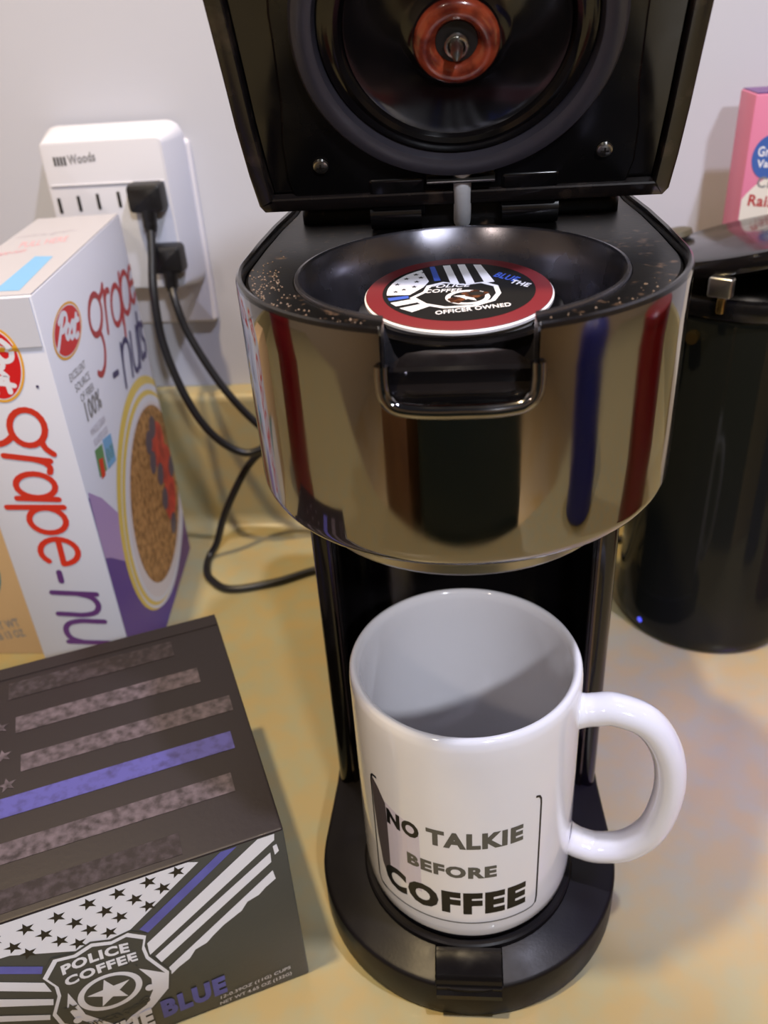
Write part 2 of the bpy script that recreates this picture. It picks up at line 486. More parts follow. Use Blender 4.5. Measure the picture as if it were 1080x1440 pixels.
# ---- tower
tw = []
for t in range(0, 7): tw.append((58-5+5*cos(radians(-90+15*t)), 47+5*sin(radians(-90+15*t))))     # front right corner
tw += [(58, 52), (58, 180)]+[(44+14*cos(radians(a)), 180+14*sin(radians(a))) for a in (15, 30, 45, 60, 75, 90)]
tw += [(-44+14*cos(radians(a)), 180+14*sin(radians(a))) for a in (90, 105, 120, 135, 150, 165)]+[(-58, 180), (-58, 52)]
for t in range(0, 7): tw.append((-53+5*cos(radians(180+15*t)), 47+5*sin(radians(180+15*t))))
tw += [(-49, 42), (-48, 43)]
for t in range(1, 24): tw.append((-47.5*cos(pi*t/24), 46+40*sin(pi*t/24)))
tw += [(48, 43), (49, 42)]
mesh('tower', *loft(tw, [(0, 17.0), (0, 203.5)]), MT['gloss'], cm, smooth=50)
for s in (-1, 1):
    mesh('trim_strip', *loft([(s*50.4+1.1*cos(radians(a)), 42.2+1.1*sin(radians(a))) for a in range(0, 360, 45)], [(0, 18.8), (0, 201.6)]), MT['darkchrome'], cm)
# ---- head
def dshape(r, yc, yb, n=72):
    P = []
    for k in range(n+1):
        a = -pi+pi*k/n; P.append((r*cos(a), yc+r*sin(a)))
    P += [(r*.995, yc+22), (r*.98, yc+44), (r*.95, yc+66)]
    P += [(r*.95-14+14*cos(radians(a)), yb-14+14*sin(radians(a))) for a in (0, 18, 36, 54, 72, 90)]
    P += [(-r*.95+14+14*cos(radians(a)), yb-14+14*sin(radians(a))) for a in (90, 108, 126, 144, 162, 180)]
    P += [(-r*.95, yc+66), (-r*.98, yc+44), (-r*.995, yc+22)]
    return P
HD = dshape(62.3, 16, 140)
lv = [(2.4, 262), (2.2, 265.4), (1.7, 266.3), (.9, 266.6), (.3, 266.2), (0, 265.2)]
lv += [(0, 265-50*t/5) for t in range(1, 5)]
lv += [(5*(1-cos(radians(a))), 207.5-6*sin(radians(a))) for a in (0, 15, 30, 45, 60, 75, 90)]
lv += [(10, 201.8), (10, 204), (4, 209)]
sv = loft(HD, lv, close=True)
shell = mesh('head_shell', *sv, [MT['chrome'], MT['gloss']], cm, smooth=60, idx=[1 if (k//len(HD) < 5 or k//len(HD) == len(lv)-1) else 0 for k in range(len(sv[1]))], label='mirror chrome band around the brewing head')
def slotbox(x0, x1, y0, y1, z0, z1, r):
    q = rrect(x0, z0, x1, z1+20, r, 6)
    V = [(x, y, z) for y in (y0, y1) for x, z in q]; n = len(q)
    return V, [(i, (i+1) % n, n+(i+1) % n, n+i) for i in range(n)]+[tuple(range(n))[::-1], tuple(range(n, 2*n))]
boolean(shell, [slotbox(-18.4, 17.2, -70, -34, 247.5, 270, 5)])
CC = (0, 8.2)
hb = mesh('head_body', *loft(HD, [(6.2, 204.5), (2.6, 211), (2.6, 263.8), (3.4, 264.6)]), [MT['dusty']], cm)
boolean(hb, [lathe([(30, 222), (38.6, 228), (45.5, 256), (45.5, 280)], 72, CC), slotbox(-18.2, 17.0, -70, -33, 247.8, 270, 5)])
# glossy well of the brew chamber
bch = mesh('brew_chamber', *lathe([(27.2, 228.2), (36.0, 229.6), (39.8, 237.5), (43.2, 250), (44.8, 257), (45.3, 264.6), (44.9, 265.4), (44.1, 265.5), (43.5, 264.8), (42.4, 256), (40.0, 245), (37.4, 236), (34.6, 231.6), (27.2, 230.4)], 96, CC, close=True), MT['well'], cm)
boolean(bch, [slotbox(-18.2, 17.0, -70, -31, 249.0, 275, 4)])
# notch: recessed black finger scoop with its chromed lip
q = rrect(-18.0, 248.2, 16.8, 276, 5, 6)
def notch_path(y, i=0, top=258, ybow=0):
    P = [(-18.2+i, y+1.0, top), (-18.2+i, y+.6, 254), (-17.6+i, y, 250.6), (-15.4+i, y-.6, 248.4), (-11+i, y-1.0, 247.6), (-5, y-1.4, 247.4), (0, y-1.4, 247.4), (5, y-1.4, 247.4), (10-i, y-1.0, 247.6), (14.2-i, y-.6, 248.4), (16.4-i, y, 250.6), (17-i, y+.6, 254), (17-i, y+1.0, top)]
    return P
mesh('notch_lip', *tube(catmull(notch_path(-45.4), 4), 1.8, 12), MT['chrome'], cm)
mesh('finger_scoop', *join(loft(rrect(-17.8, -42.5, 16.6, -33.2, 2, 3), fil(247.0, 250, .3, .8, 2)), tube([(-13, -42.2, 250.6), (-11, -42.8, 250.4), (10, -42.8, 250.4), (12, -42.2, 250.6)], .7, 8)), MT['gloss'], cm)
# pod holder
mesh('pod_holder', *lathe([(24.5, 229.3), (26.2, 229.3), (26.8, 236), (28.0, 252.6), (28.8, 253.4), (28.2, 254.2), (25.4, 254.0), (24.6, 252.4)], 64, CC, close=True), MT['gloss'], cm)
hf = [(-17.6, -36.5), (16.4, -36.5), (16.8, -33.4), (13, -26), (8, -24.2), (-9, -24.2), (-14, -26), (-18, -33.4)]
mesh('holder_grip', *loft(hf[::-1][::-1], [(0, 233), (0, 253.2), (.8, 254)]), MT['gloss'], cm)
# underside
mesh('spout_plate', *lathe([(0, 197.2), (40, 197.2), (45.8, 197.8), (46.8, 199), (46.6, 203), (0, 203)], 64, (0, 4)), MT['steel'], cm)
mesh('spout', *lathe([(0, 192), (5, 192), (7, 194), (7.5, 198.5), (0, 198.5)], 32, (0, 4.5)), MT['black'], cm)
# rear deck, hinge
mesh('hinge_block', *join(rbox(-27.5, 57, 261, 31, 66, 272.4, 1.5), rbox(-52, 66, 261, 52, 132, 271, 3)), MT['dusty'], cm)
for x0, x1 in ((-27.5, -11.5), (13.5, 30.8)):
    mesh('hinge_knuckle', *tube([(x0, 55.5, 269.6), (x1, 55.5, 269.6)], 4.6, 20), MT['black'], cm)

# spilt dry grounds on the head
import random
rn = random.Random(4)
gv, gf = [], []
for k in range(150):
    if k < 105: a = radians(rn.gauss(196, 13)); rr_ = rn.uniform(50.5, 58.5)
    elif k < 125: a = radians(rn.uniform(215, 250)); rr_ = rn.uniform(54, 58.5)
    else: a = radians(rn.uniform(290, 335)); rr_ = rn.uniform(53, 58.5)
    x, y, q = rr_*cos(a), 16+rr_*sin(a), rn.uniform(.15, .42)
    b = len(gv); t = rn.uniform(0, 3)
    gv += [(x+q*cos(t+2.1*i), y+q*sin(t+2.1*i), 264.62) for i in range(3)]+[(x, y, 264.62+q*.9)]
    gf += [(b, b+1, b+2), (b, b+1, b+3), (b+1, b+2, b+3), (b+2, b, b+3)]
gr = mesh('coffee_grounds', gv, gf, MT['grounds'], cm, smooth=0, label='dry coffee dust on the rim of the head'); gr['kind'] = 'stuff'
# ---- lid (open, leaning forward); local frame: x across, y up the lid, z towards the pod
LO = (0, 50.5, 272.5); a28 = radians(28)
lf = frame(LO, (1, 0, 0), (0, -sin(a28), cos(a28)))
def lid_outline(r, b=0):
    P = [(-60.6, 0), (61.6, 0), (63.2, 2.5), (63.6, 14), (63.6, 30), (63.3, 46), (63.1, 60)]
    P += [(63.1*cos(radians(a)), 68+63.1*sin(radians(a))) for a in range(0, 181, 5)]
    P += [(-63.1, 60), (-63.1, 46), (-63.2, 30), (-62.8, 14), (-62.0, 2.5)]
    return P
LOUT = lid_outline(62.8)
lvl = [(9, -3.2), (5.8, -3.2), (5.3, -2.8), (5.0, .1), (4.6, .5), (.8, .5), (.2, .1), (0, -.8), (.2, -9), (1.0, -16), (4, -20.5), (9, -22.5), (16, -23.2)]
V, Fc = loft(LOUT, lvl, caps=False); n = len(LOUT)
Fc.append(tuple((len(lvl)-1)*n+k for k in range(n)))
# open ring on the face side becomes the inner panel
Fc.append(tuple(range(n))[::-1])
lid = mesh('lid', [lf(*v) for v in V], Fc, MT['lidrim'], cm, label='open lid seen from its inner side')
pan = inset(LOUT, 5.6)
ln = xf(loft(pan, [(0, -3.1), (0, -2.2), (.4, -1.9)]), lf)
lp = mesh('lid_liner', *ln, MT['gloss'], lid)
# raised dark island carrying ring and screws
isl = [(-50, 4), (50, 4), (51.5, 12), (51, 24), (49, 36), (48, 54)]+[(48*cos(radians(a)), 56+48*sin(radians(a))) for a in range(6, 175, 6)]+[(-48, 54), (-49, 36), (-51, 24), (-51.5, 12)]
mesh('ring_mount', *xf(loft(isl, [(0, -1.95), (0, -1.2), (.6, -.7)]), lf), MT['black'], lid)
RC = (0, 54.6)
mesh('sealing_ring', *xf(lathe([(42.6, -.8), (42.8, 1.6), (42.0, 2.7), (40.6, 3.1), (38.4, 2.9), (37.0, 2.2), (36.4, .6), (36.2, -.6)], 80, RC, close=True), lf), MT['rubber'], lid, label='dark grey rubber sealing ring')
mesh('inner_collar', *xf(lathe([(36.1, -.6), (35.6, .4), (34.2, .7), (33.0, 1.9), (31.4, 2.3), (30.2, 1.6), (29.6, -.2), (29.2, -.6)], 80, RC, close=True), lf), MT['gloss'], lid)
mesh('inner_dome', *xf(lathe([(29.4, -.6), (29.1, .2), (27, -.1), (20, .7), (14.5, 1.5), (12.2, 2.4), (11.3, 3.2), (0, 3.2)], 80, (0, 54)), lf), MT['gloss'], lid)
NC = (0, 53.4)
mesh('needle_collar', *xf(lathe([(11.0, 3.1), (11.0, 4.0), (10.3, 5.0), (8.9, 5.6), (7.2, 5.4), (6.1, 4.5), (5.4, 3.3)], 48, NC, close=True), lf), MT['amber'], lid, label='amber silicone collar around the needle')
mesh('needle_socket', *xf(lathe([(0, 3.25), (5.35, 3.25), (5.35, 3.6), (0, 3.6)], 32, NC), lf), MT['slot'], lid)
mesh('needle', *xf(lathe([(0, 3.7), (2.4, 3.7), (1.7, 5.2), (1.5, 8.5), (1.0, 10.4), (0, 12)], 24, NC), lf), MT['steel'], lid, label='steel piercing needle')
mesh('needle_spring', *xf(xf(tube([(2.7*cos(t), 2.7*sin(t)-.4, 4.4+.16*t) for t in [k*.4 for k in range(20)]], .45, 8), lambda x, y, z: (x+NC[0], y+NC[1], z)), lf), MT['steel'], lid, label='thin steel wire ring')
for u, v in ((-40.6, 15.8), (42.2, 16.6)):
    vf = lathe([(0, -.8), (3.4, -.8), (3.4, .2), (2.8, .35), (2.5, -.1)], 24, (u, v))
    sk = lathe([(0, -.5), (2.4, -.5), (2.2, .25), (1.5, .55), (0, .6)], 20, (u, v))
    s = mesh('screw', *xf(sk, lf), MT['steel'], lid)
    mesh('screw_recess', *xf(join(*[xf(box(-1.2 if i else -.28, -.28 if i else -1.2, .5, 1.2 if i else .28, .28 if i else 1.2, .68), lambda x, y, z, u=u, v=v: (u+x, v+y, z)) for i in (0, 1)]), lf), MT['slot'], s)
mesh('hinge_strip', *xf(rbox(-9.4, 9.6, -2, 11, 10.6, 2.6, .3, 2), lf), MT['steel'], lid)
for x0, x1 in ((-27, -10), (13, 30)):
    mesh('hinge_arm', *xf(rbox(x0, -4, -6, x1, 10, 0, 1), lf), MT['black'], lid)
mesh('water_tube', *xf(tube(catmull([(1.3, 13, -2.2), (1.3, 8, -.6), (1.3, 3, -.4), (1.3, -3, -1.2), (1.2, -9, -3)], 5), 2.7, 14), lf), MT['milky'], cm, label='short milky silicone water tube')

# ============================================================ POD
POD = Thing('coffee_pod', (0, 5.5, 231), 'used single serve coffee pod with maroon rimmed lid, punctured in the middle', 'coffee pod')
t5 = radians(4.5)
pf0 = frame((-.4, 5.4, 258.6), (1, 0, 0), (0, cos(t5), sin(t5)))
mesh('cup', *xf(lathe([(0, -25.0), (17.5, -25.0), (18.5, -24.0), (20.2, -8), (22.6, -2.6), (23.3, -.7), (0, -.7)], 56), pf0), MT['pod_white'], POD)
mesh('rim', *xf(lathe([(22.6, -1.4), (25.0, -1.3), (25.75, -.8), (25.75, -.1), (25.3, .25), (22.8, .25)], 72, close=True), pf0), MT['pod_white'], POD, label='white plastic rim')
mesh('foil_lid', *xf(lathe([(0, .28), (25.2, .28), (25.3, .45), (25.0, .6), (0, .6)], 72), pf0), MT['maroon'], POD, label='maroon foil lid')
pr = Print(lambda u, v, h: pf0(u, v, .6+h*.8))
W, K, B = MT['pwhite'], MT['pblack'], MT['pblue']
pr.ell((0, .3), 20.8, 20.4, K, 0, 60)
kf = lambda x, y: (x, (y-4.2)*.80)
def kp(L, m, l): pr.poly([kf(*p) for p in L], m, l)
# star field, clipped by the disc
fld = [(cos(radians(a))*19.6, .3+sin(radians(a))*19.2) for a in range(122, 188, 4)]+[(-13.2, -1.8), (-9.6, 3.4), (-8.2, 7.4)]
pr.poly(fld, W, 1)
for c in ((-17, 6), (-15, 2), (-14.6, 10), (-12, 13), (-11.6, 7.5), (-10.5, 10.5), (-12.2, 3.8), (-17.2, .6), (-9.8, 14.6)):
    pr.star(c, 1.0, K, 2)
kp([(-8.2, 27.6), (-6.8, 28), (-4.9, 14), (-6.7, 13.6)], B, 1)
kp([(-4.4, 28.4), (-2.3, 28.6), (.3, 10), (-2.0, 10)], W, 1)
kp([(-.2, 29), (2.0, 29), (4.6, 10), (2.2, 10)], W, 1)
kp([(4.4, 28.4), (6.6, 28), (10, 11), (7.2, 10.4)], W, 1)
pr.poly([(-19.2, -3.6), (-13.6, -2.4), (-13.4, -4.2), (-18.6, -5.6)], B, 1)
pr.poly([(-18.2, -7.0), (-12.8, -5.0), (-10.5, -7), (-16.6, -9.4)], W, 1)
pr.poly([(-15.6, -10.9), (-9.6, -8.2), (-7.0, -9.6), (-12.2, -13.6)], W, 1)
sh = [(-4.2, 6.6), (1.5, 4.2), (7, 5.6), (10.8, 2.6), (11.4, -3), (9.6, -8), (4, -11.6), (-4, -12), (-9.6, -9.2), (-13.2, -4.2), (-9.6, 0), (-8.8, 4.2)]
pr.poly(sh, W, 2)
pr.poly([(x*.88, -2.6+(y+2.6)*.88) for x, y in sh], K, 3)
pr.text('POLICE', (-8.2, 2.2), (2.8, 2.2), (-7.4, 4.6), W, 4, .02)
pr.text('COFFEE', (-9.4, -1.2), (.6, -1.2), (-9.0, 1.2), W, 4, .02)
pr.ell((2.4, -5.2), 6.0, 5.0, W, 4)
pr.ell((2.4, -5.2), 4.6, 3.8, K, 5)
pr.star((2.4, -5.2), 4.0, W, 6, ry=3.4)
pr.poly([(4.4+3.4*cos(a)*(1+.18*sin(5*a)), -3.4+2.3*sin(a)*(1+.22*cos(4*a))) for a in [k*pi/12 for k in range(24)]], MT['coffee'], 7)
pr.poly([(-.6+2.2*cos(a)*(1+.2*sin(3*a)), -7.2+1.9*sin(a)*(1+.22*cos(5*a))) for a in [k*pi/10 for k in range(20)]], MT['coffee'], 7)
pr.ell((4.8, -3.2), 2.1, 1.3, MT['slot'], 8)
pr.text('BLUE', (9.6, 9.4), (15.4, 4.6), (11.6, 12.4), B, 2, .03)
pr.text('THE', (13.8, 4.2), (18.6, .6), (15.2, 6.4), W, 2, .03)
pr.text('OFFICER OWNED', (-6, -16.2), (13.6, -12.2), (-6.2, -13.8), W, 4, .02)
pr.build('printed_label', POD)

# ============================================================ MUG
mug = Thing('coffee_mug', (MC[0], MC[1], 24.3), 'white ceramic coffee mug lettered NO TALKIE BEFORE COFFEE on the drip tray', 'mug')
mp = [(0, 26.5), (30, 26.5), (33, 24.4), (36.4, 24.4), (38.6, 25.6), (40.2, 28.6), (40.8, 33), (41, 40), (41, 118), (40.95, 125), (40.6, 128.3), (39.8, 129.7), (38.6, 129.9), (37.6, 128.9), (37.2, 126), (37.0, 118), (36.8, 44), (36.0, 37), (33.2, 32.4), (28, 30.6), (0, 30.2)]
mesh('cup_body', *lathe(mp, 96, MC), MT['mug'], mug, smooth=60)
ha = radians(-10)
hd = Vector((cos(ha), sin(ha), 0))
hp = [(39.2, 110.6), (43, 111.4), (46, 112.2), (52.6, 113.4), (63.4, 109.5), (70.6, 98.7), (73.8, 85.0), (73.6, 69.9), (70.1, 54.6), (62.1, 43.6), (51.6, 39.6), (45, 40.4), (42, 41.6), (39.2, 42.6)]
pth = catmull([Vector((MC[0], MC[1], z))+hd*r for r, z in hp], 6)
nn = len(pth); sz = []
for i in range(nn):
    t = i/(nn-1); e = max(0, 1-min(t, 1-t)/.10)
    sz.append(1+.2*e*e)
mesh('handle', *tube(pth, [6.2*s for s in sz], 20, rv=[5.6*s for s in sz]), MT['mug'], mug, smooth=80)
mk = radians(1)*41
def mugf(u, v, h):      # u = degrees round the mug, v = height
    a = radians(u); r = 41+h*.7
    return (MC[0]+r*sin(a), MC[1]-r*cos(a), v)
pr = Print(mugf, .04)
I, G = MT['ink'], MT['inkglare']
pr.text('NO', (-43.5, 78.5), (-24, 78.5), (-43.5, 86.6), I, 0, .055)
pr.text('TALKIE', (-20.2, 79), (27.6, 79), (-20.2, 87.2), G, 0, .055)
pr.text('BEFORE', (-31.6, 63.2), (14.2, 63.2), (-31.6, 69.6), G, 0, .055)
pr.text('COFFEE', (-48, 42.5), (30.4, 42.5), (-48, 55.2), I, 0, .06)
fr = [(-53.5, 97), (-50, 98.4)]
rr = rrect(-55, 37.4, 37.6, 97.6, 3.2, 5)
rr = [(u, v) for u, v in rr]
top = [p for p in rr if p[1] > 90]
# outline with the upper side left open between its two corners
right = [(34.6, 97.6), (36.4, 97.0), (37.4, 95.4), (37.6, 93), (37.6, 42), (37, 39), (35, 37.6), (31, 37.4)]
botm = [(31, 37.4), (-49, 37.4)]
left = [(-49, 37.4), (-53, 38), (-55, 41), (-55, 93), (-54.4, 95.8), (-53, 97.2), (-50, 97.6)]
pr.stroke(right[:6], 1.1, I, 0, curve=False)
pr.stroke(right[5:]+botm[1:], .6, G, 0, curve=False)
pr.stroke(left, 1.1, I, 0, curve=False)
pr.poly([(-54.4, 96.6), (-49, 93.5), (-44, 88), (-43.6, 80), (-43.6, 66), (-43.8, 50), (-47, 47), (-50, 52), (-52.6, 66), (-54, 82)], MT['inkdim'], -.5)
pr.poly([(-44.4, 89), (-24, 84), (-24, 50), (-44.4, 52)], MT['inkreflect'], -.8)
pr.build('printed_lettering', mug, slices=(-58, 44, 3))

# ============================================================ BLACK BOX OF PODS
NRv = Vector((-63.04, -35.41)); pd = Vector((-.40474, .91443)); pn = Vector((-pd.y, pd.x))
BX = Thing('coffee_box', (NRv.x, NRv.y, 0), 'black coffee pod box with worn flag stripes and a police badge', 'box')
W0, D0, H0 = 168, 128, 87
bf = lambda x, y, z: (NRv.x+pn.x*x+pd.x*y, NRv.y+pn.y*x+pd.y*y, z)
V, Fc = rbox(0, 0, 0, W0, D0, H0, .8, 2)
mid = []
for f in Fc:
    c = sum((Vector(V[i]) for i in f), Vector())/len(f)
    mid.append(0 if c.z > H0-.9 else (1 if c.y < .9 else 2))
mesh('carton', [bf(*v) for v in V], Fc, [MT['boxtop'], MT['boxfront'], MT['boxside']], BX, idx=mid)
mesh('tuck_flap', *xf(join(box(.2, D0+.05, 40, W0-.2, D0+.7, H0+.25), box(.3, D0-7, H0+.02, W0-.3, D0+.7, H0+.3)), bf), MT['boxtop'], BX, smooth=0)
pr = Print(lambda u, v, h: bf(u, v, H0+.1+h))
def bar(u0, u1, v0, v1, m, l=0, s0=0, s1=0): pr.poly([(u0, v0), (u1, v0+s0), (u1, v1+s1), (u0, v1)], m, l)
bar(22, 91, 107, 117.5, MT['worndim'])
bar(14, 88, 85.5, 95, MT['worn'])
bar(4.5, 86, 63.5, 72.5, MT['worn'])
bar(8, 150, 43, 52.4, MT['fadedviolet'])
bar(12, 150, 22.5, 31.6, MT['worn'])
bar(34, 150, 3, 12.2, MT['worndim'])
for c in ((90.8, 58.6), (92.6, 74.5), (94, 91), (104, 66), (106, 82), (104, 98), (118, 74), (120, 90), (118, 58), (132, 66), (132, 82), (134, 98), (146, 74), (147, 90)):
    pr.star(c, 3.6, MT['worn'], 0, rot=98)
pr.build('printed_flag', BX, label='worn grey stripes and one violet stripe printed on the lid')
pr = Print(lambda u, v, h: bf(u, -.05-h, v))
W, K, VB = MT['pwhite'], MT['boxfront'], MT['violet']
pr.poly([(29.7, 84.6), (33, 86.2), (140, 86.2), (140, 74), (93.6, 70.4), (72, 60), (56.7, 62.7)], W, 0)
stars = [(91.6, 73.8), (88.3, 68.5), (81.7, 74.8), (78.1, 69.2), (71.9, 75.4), (68.5, 69.8), (62.1, 76.1), (58.4, 70.8), (52.2, 77.0), (48.9, 71.5), (42.8, 77.8), (37.1, 83.4), (46.6, 83.1), (56.6, 82.5), (66.1, 82.3), (76.2, 81.0), (86.0, 80.4), (63.2, 65.0), (73.3, 64.9), (96, 80), (99, 73)]
for c in stars: pr.star(c, 3.0, MT['pblack'], 1, rot=96)
pr.poly([(21.9, 85.9), (16.4, 85.9), (51.7, 58.0), (54.0, 61.1)], VB, 0)
pr.poly([(9.2, 86), (3.3, 86), (3.7, 82.9), (53.6, 45.7), (53.1, 52.5)], W, 0)
pr.poly([(5.8, 77.3), (6.1, 72.3), (50.6, 39.6), (51.9, 44.1)], W, 0)
pr.poly([(3.2, 80.6), (4.6, 80), (4.4, 75.4), (2.8, 76.8)], W, 0)
rg = [(6.2, 67.8), (5.7, 62.9)]+[(5.7+(48.6-5.7)*t/12+(.6 if t % 2 else -.3), 62.9-(32)*t/12+(.9 if t % 3 == 0 else -.2)) for t in range(1, 12)]+[(48.6, 30.9), (48.8, 35.2)]
pr.poly(rg, W, 0)
pr.poly([(120, 81), (86.1, 59.5), (87.4, 56.0), (120, 77)], VB, 0)
pr.poly([(120, 73), (87.8, 51.0), (86.9, 45.0), (120, 68)], W, 0)
pr.poly([(120, 62.5), (87.4, 40.8), (88.2, 37.6), (120, 57)], W, 0)
pr.poly([(120, 52), (90.4, 32.9), (91.1, 30.2), (120, 48)], W, 0)
SH = [(57.9, 61.7), (52.6, 57.0), (54.2, 51.8), (54.0, 45.5), (49.2, 33.2), (51.2, 23.7), (58.5, 16.0), (70, 10.4), (81.4, 16.0), (88.7, 24.8), (89.8, 32.4), (85.8, 41.7), (85.4, 47.2), (87.7, 53.6), (82.4, 61.3), (76, 60.2), (69.8, 62.8), (63.6, 60.4)]
def sc(L, k, c=(69.8, 37)): return [(c[0]+(x-c[0])*k, c[1]+(y-c[1])*k) for x, y in L]
pr.poly(sc(SH, 1.04), K, 2); pr.poly(SH, W, 3); pr.poly(sc(SH, .93), K, 4)
pr.poly(sc(SH, .93)[4:8]+[(66.6, 15.4), (60, 19), (56.4, 26), (55.6, 33), (58.4, 41)], W, 5)
pr.poly([(82.4, 41.6), (84.6, 33.6), (83.6, 26.6), (79, 19.4), (72.6, 14.8), (75.6, 19.4), (80, 26.4), (81, 33.6)], W, 5)
pr.ell((69.7, 34.2), 11.0, 10.0, W, 6); pr.ell((69.7, 34.4), 8.8, 8.2, K, 7)
pr.star((69.7, 34.2), 7.8, W, 8, rot=94)
pr.star((60.2, 44.5), 3.2, K, 8); pr.star((83.3, 33), 2.8, K, 8)
pr.text('POLICE', (81.6, 51.7), (59.2, 51.7), (81.2, 56.9), W, 5, .045, arch=.25)
pr.text('COFFEE', (82.0, 45.2), (57.6, 45.8), (81.8, 50.2), W, 7.5, .045, arch=.15)
pr.text('OFFICER OWNED', (80.5, 19.6), (57.8, 21.4), (81.6, 22.6), K, 9, .02, arch=-1.0)
pr.ell((57.0, 28.5), 1.6, 1.8, W, 9); pr.ell((83, 25), 1.5, 1.7, W, 9)
pr.text('BLUE', (56.0, 6.6), (31.6, 8.2), (55.5, 17.4), VB, 2, .06)
pr.text('THE', (77.5, 3.6), (59.4, 5.2), (77.0, 14.6), W, 10.5, .06)
pr.text('12-0.39OZ (11G) CUPS', (34.8, 4.6), (6.9, 7.2), (34.5, 7.0), W, 1, .01)
pr.text('NET WT 4.65 OZ (132G)', (35.5, 1.0), (6.9, 3.2), (35.3, 3.5), W, 1, .01)
pr.clip(0, 150, .3, 86.2)
pr.build('printed_front', BX, label='white stars and stripes with a police coffee badge on the front')

# ============================================================ CEREAL BOX
A0 = Vector((-177.7, 114.8)); ph = -.093
cd = Vector((sin(ph), cos(ph))); cn = Vector((-cd.y, cd.x))
CW, CDp, CH = 153.6, 46.3, 230.2
CB = Thing('cereal_box', (A0.x, A0.y, 0), 'white cereal box with red and purple lettering, tallest box left of the coffee maker', 'cereal box')
cf = lambda x, y, z: (A0.x+cn.x*x+cd.x*y, A0.y+cn.y*x+cd.y*y, z)
V, Fc = rbox(0, 0, 0, CDp, CW, CH, .7, 2)
mesh('carton', [cf(*v) for v in V], Fc, MT['card'], CB)
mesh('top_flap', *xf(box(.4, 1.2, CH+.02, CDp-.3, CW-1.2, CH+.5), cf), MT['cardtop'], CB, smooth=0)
mesh('end_flap', *xf(box(1.0, -.6, CH-22, CDp-.6, -.05, CH-.4), cf), MT['card'], CB, smooth=0)
# narrow side: u to the left, v up ; text runs down
pr = Print(lambda u, v, h: cf(u, -.65-h if v > CH-22 else -.05-h, v))
R = MT['red']
def oval(pr, c, a, b, l=1):
    s = lambda v, k: (v[0]*k, v[1]*k)
    pr.ell(c, a, b, MT['gold'], l, 48); pr.ell(c, s(a, .93), s(b, .91), W, l+1, 48); pr.ell(c, s(a, .90), s(b, .87), MT['postred'], l+2, 48)
    # script word as strokes in the oval's own frame
    def P(x, y): return (c[0]+a[0]*x+b[0]*y, c[1]+a[1]*x+b[1]*y)
    wd = .135*sqrt(a[0]**2+a[1]**2)
    S = [[(-.62, -.62), (-.52, -.1), (-.42, .5)], [(-.66, .28), (-.48, .56), (-.2, .56), (-.12, .28), (-.3, .02), (-.5, .0)],
         arc(-.02, -.04, .13, .24, 0, 360, 12), [(.14, .04), (.3, .30), (.34, .1), (.40, -.18), (.28, -.28), (.16, -.2)],
         [(.52, .52), (.48, .1), (.50, -.2), (.62, -.28), (.74, -.18)], [(.36, .26), (.70, .34)]]
    for q in S: pr.stroke([P(*p) for p in q], wd, W, l+3, k=4, curve=2 < len(q) < 12)
oval(pr, (22.6, 201.0), (2.6, -17.4), (-11.2, -1.5))
# reading direction (down) and letter-up direction (to the right, slightly down)
ey = (-20.5, -8.6*1.1)
def glyphs(pr, G, wd, mats, layer):
    for ch, o, ex, ey in G:
        thin_text(pr, ch, o, ex, ey, wd, mats(ch), layer)
NARROW = [('g', (25.1, 181.2), (4.2, -22.0), (-16.8, -2.8)), ('r', (32.6, 158.1), (1.9, -13.2), (-20.4, -4.3)), ('a', (31.4, 148.7), (2.0, -17.8), (-19.3, -2.1)), ('p', (30.8, 130.4), (0.7, -18.6), (-18.4, -1.4)), ('e', (29.9, 112.2), (2.0, -20.2), (-19.4, -1.9)), ('-', (31.6, 92.8), (0.6, -17.2), (-17.4, -2.0)), ('n', (31.0, 79.7), (0.4, -20.8), (-22.0, -3.0)), ('u', (29.7, 61.5), (1.2, -21.6), (-20.8, -2.5)), ('t', (30.0, 42.0), (0.2, -19.4), (-19.2, -2.5)), ('s', (30.1, 30.0), (0.7, -17.5), (-18.7, -2.4))]
glyphs(pr, NARROW, 3.0, lambda c: R if c in 'grape' else MT['plum'], 1)

pr.ell((8.2, 190), .7, .7, MT['navy'], 1)
pr.clip(.5, CDp-.5, 1, CH-1)
pr.build('side_print', CB, label='red and purple lettering running down the narrow side')
# wide front: v up, u away from the camera
pr = Print(lambda u, v, h: cf(-.05-h, u, v))
oval(pr, (30.2, 204.6), (18.5, -5.2), (10.6, 10.4), 1)
FRONT = [('g', (56.6, 190.3), (25.3, -6.1), (11.1, 19.4)), ('r', (85.1, 184.2), (18.7, -3.4), (7.9, 19.7)), ('a', (95.4, 182.4), (25.7, -4.2), (9.7, 20.3)), ('p', (117.0, 181.0), (23.9, -2.6), (8.7, 22.6)), ('e', (137.8, 181.7), (15.6, -1.2), (7.0, 20.2)), ('-', (73.6, 157.2), (26.7, -4.7), (6.2, 13.3)), ('n', (93.8, 148.9), (24.8, -0.1), (6.7, 22.2)), ('u', (115.0, 148.2), (20.6, -1.7), (7.5, 21.8)), ('t', (131.5, 147.8), (18.9, 1.1), (6.6, 19.8)), ('s', (140.2, 148.1), (14.1, 0.7), (6.0, 18.8))]
glyphs(pr, FRONT, 3.4, lambda c: MT['redfront'] if c in 'grape' else MT['navy'], 1)

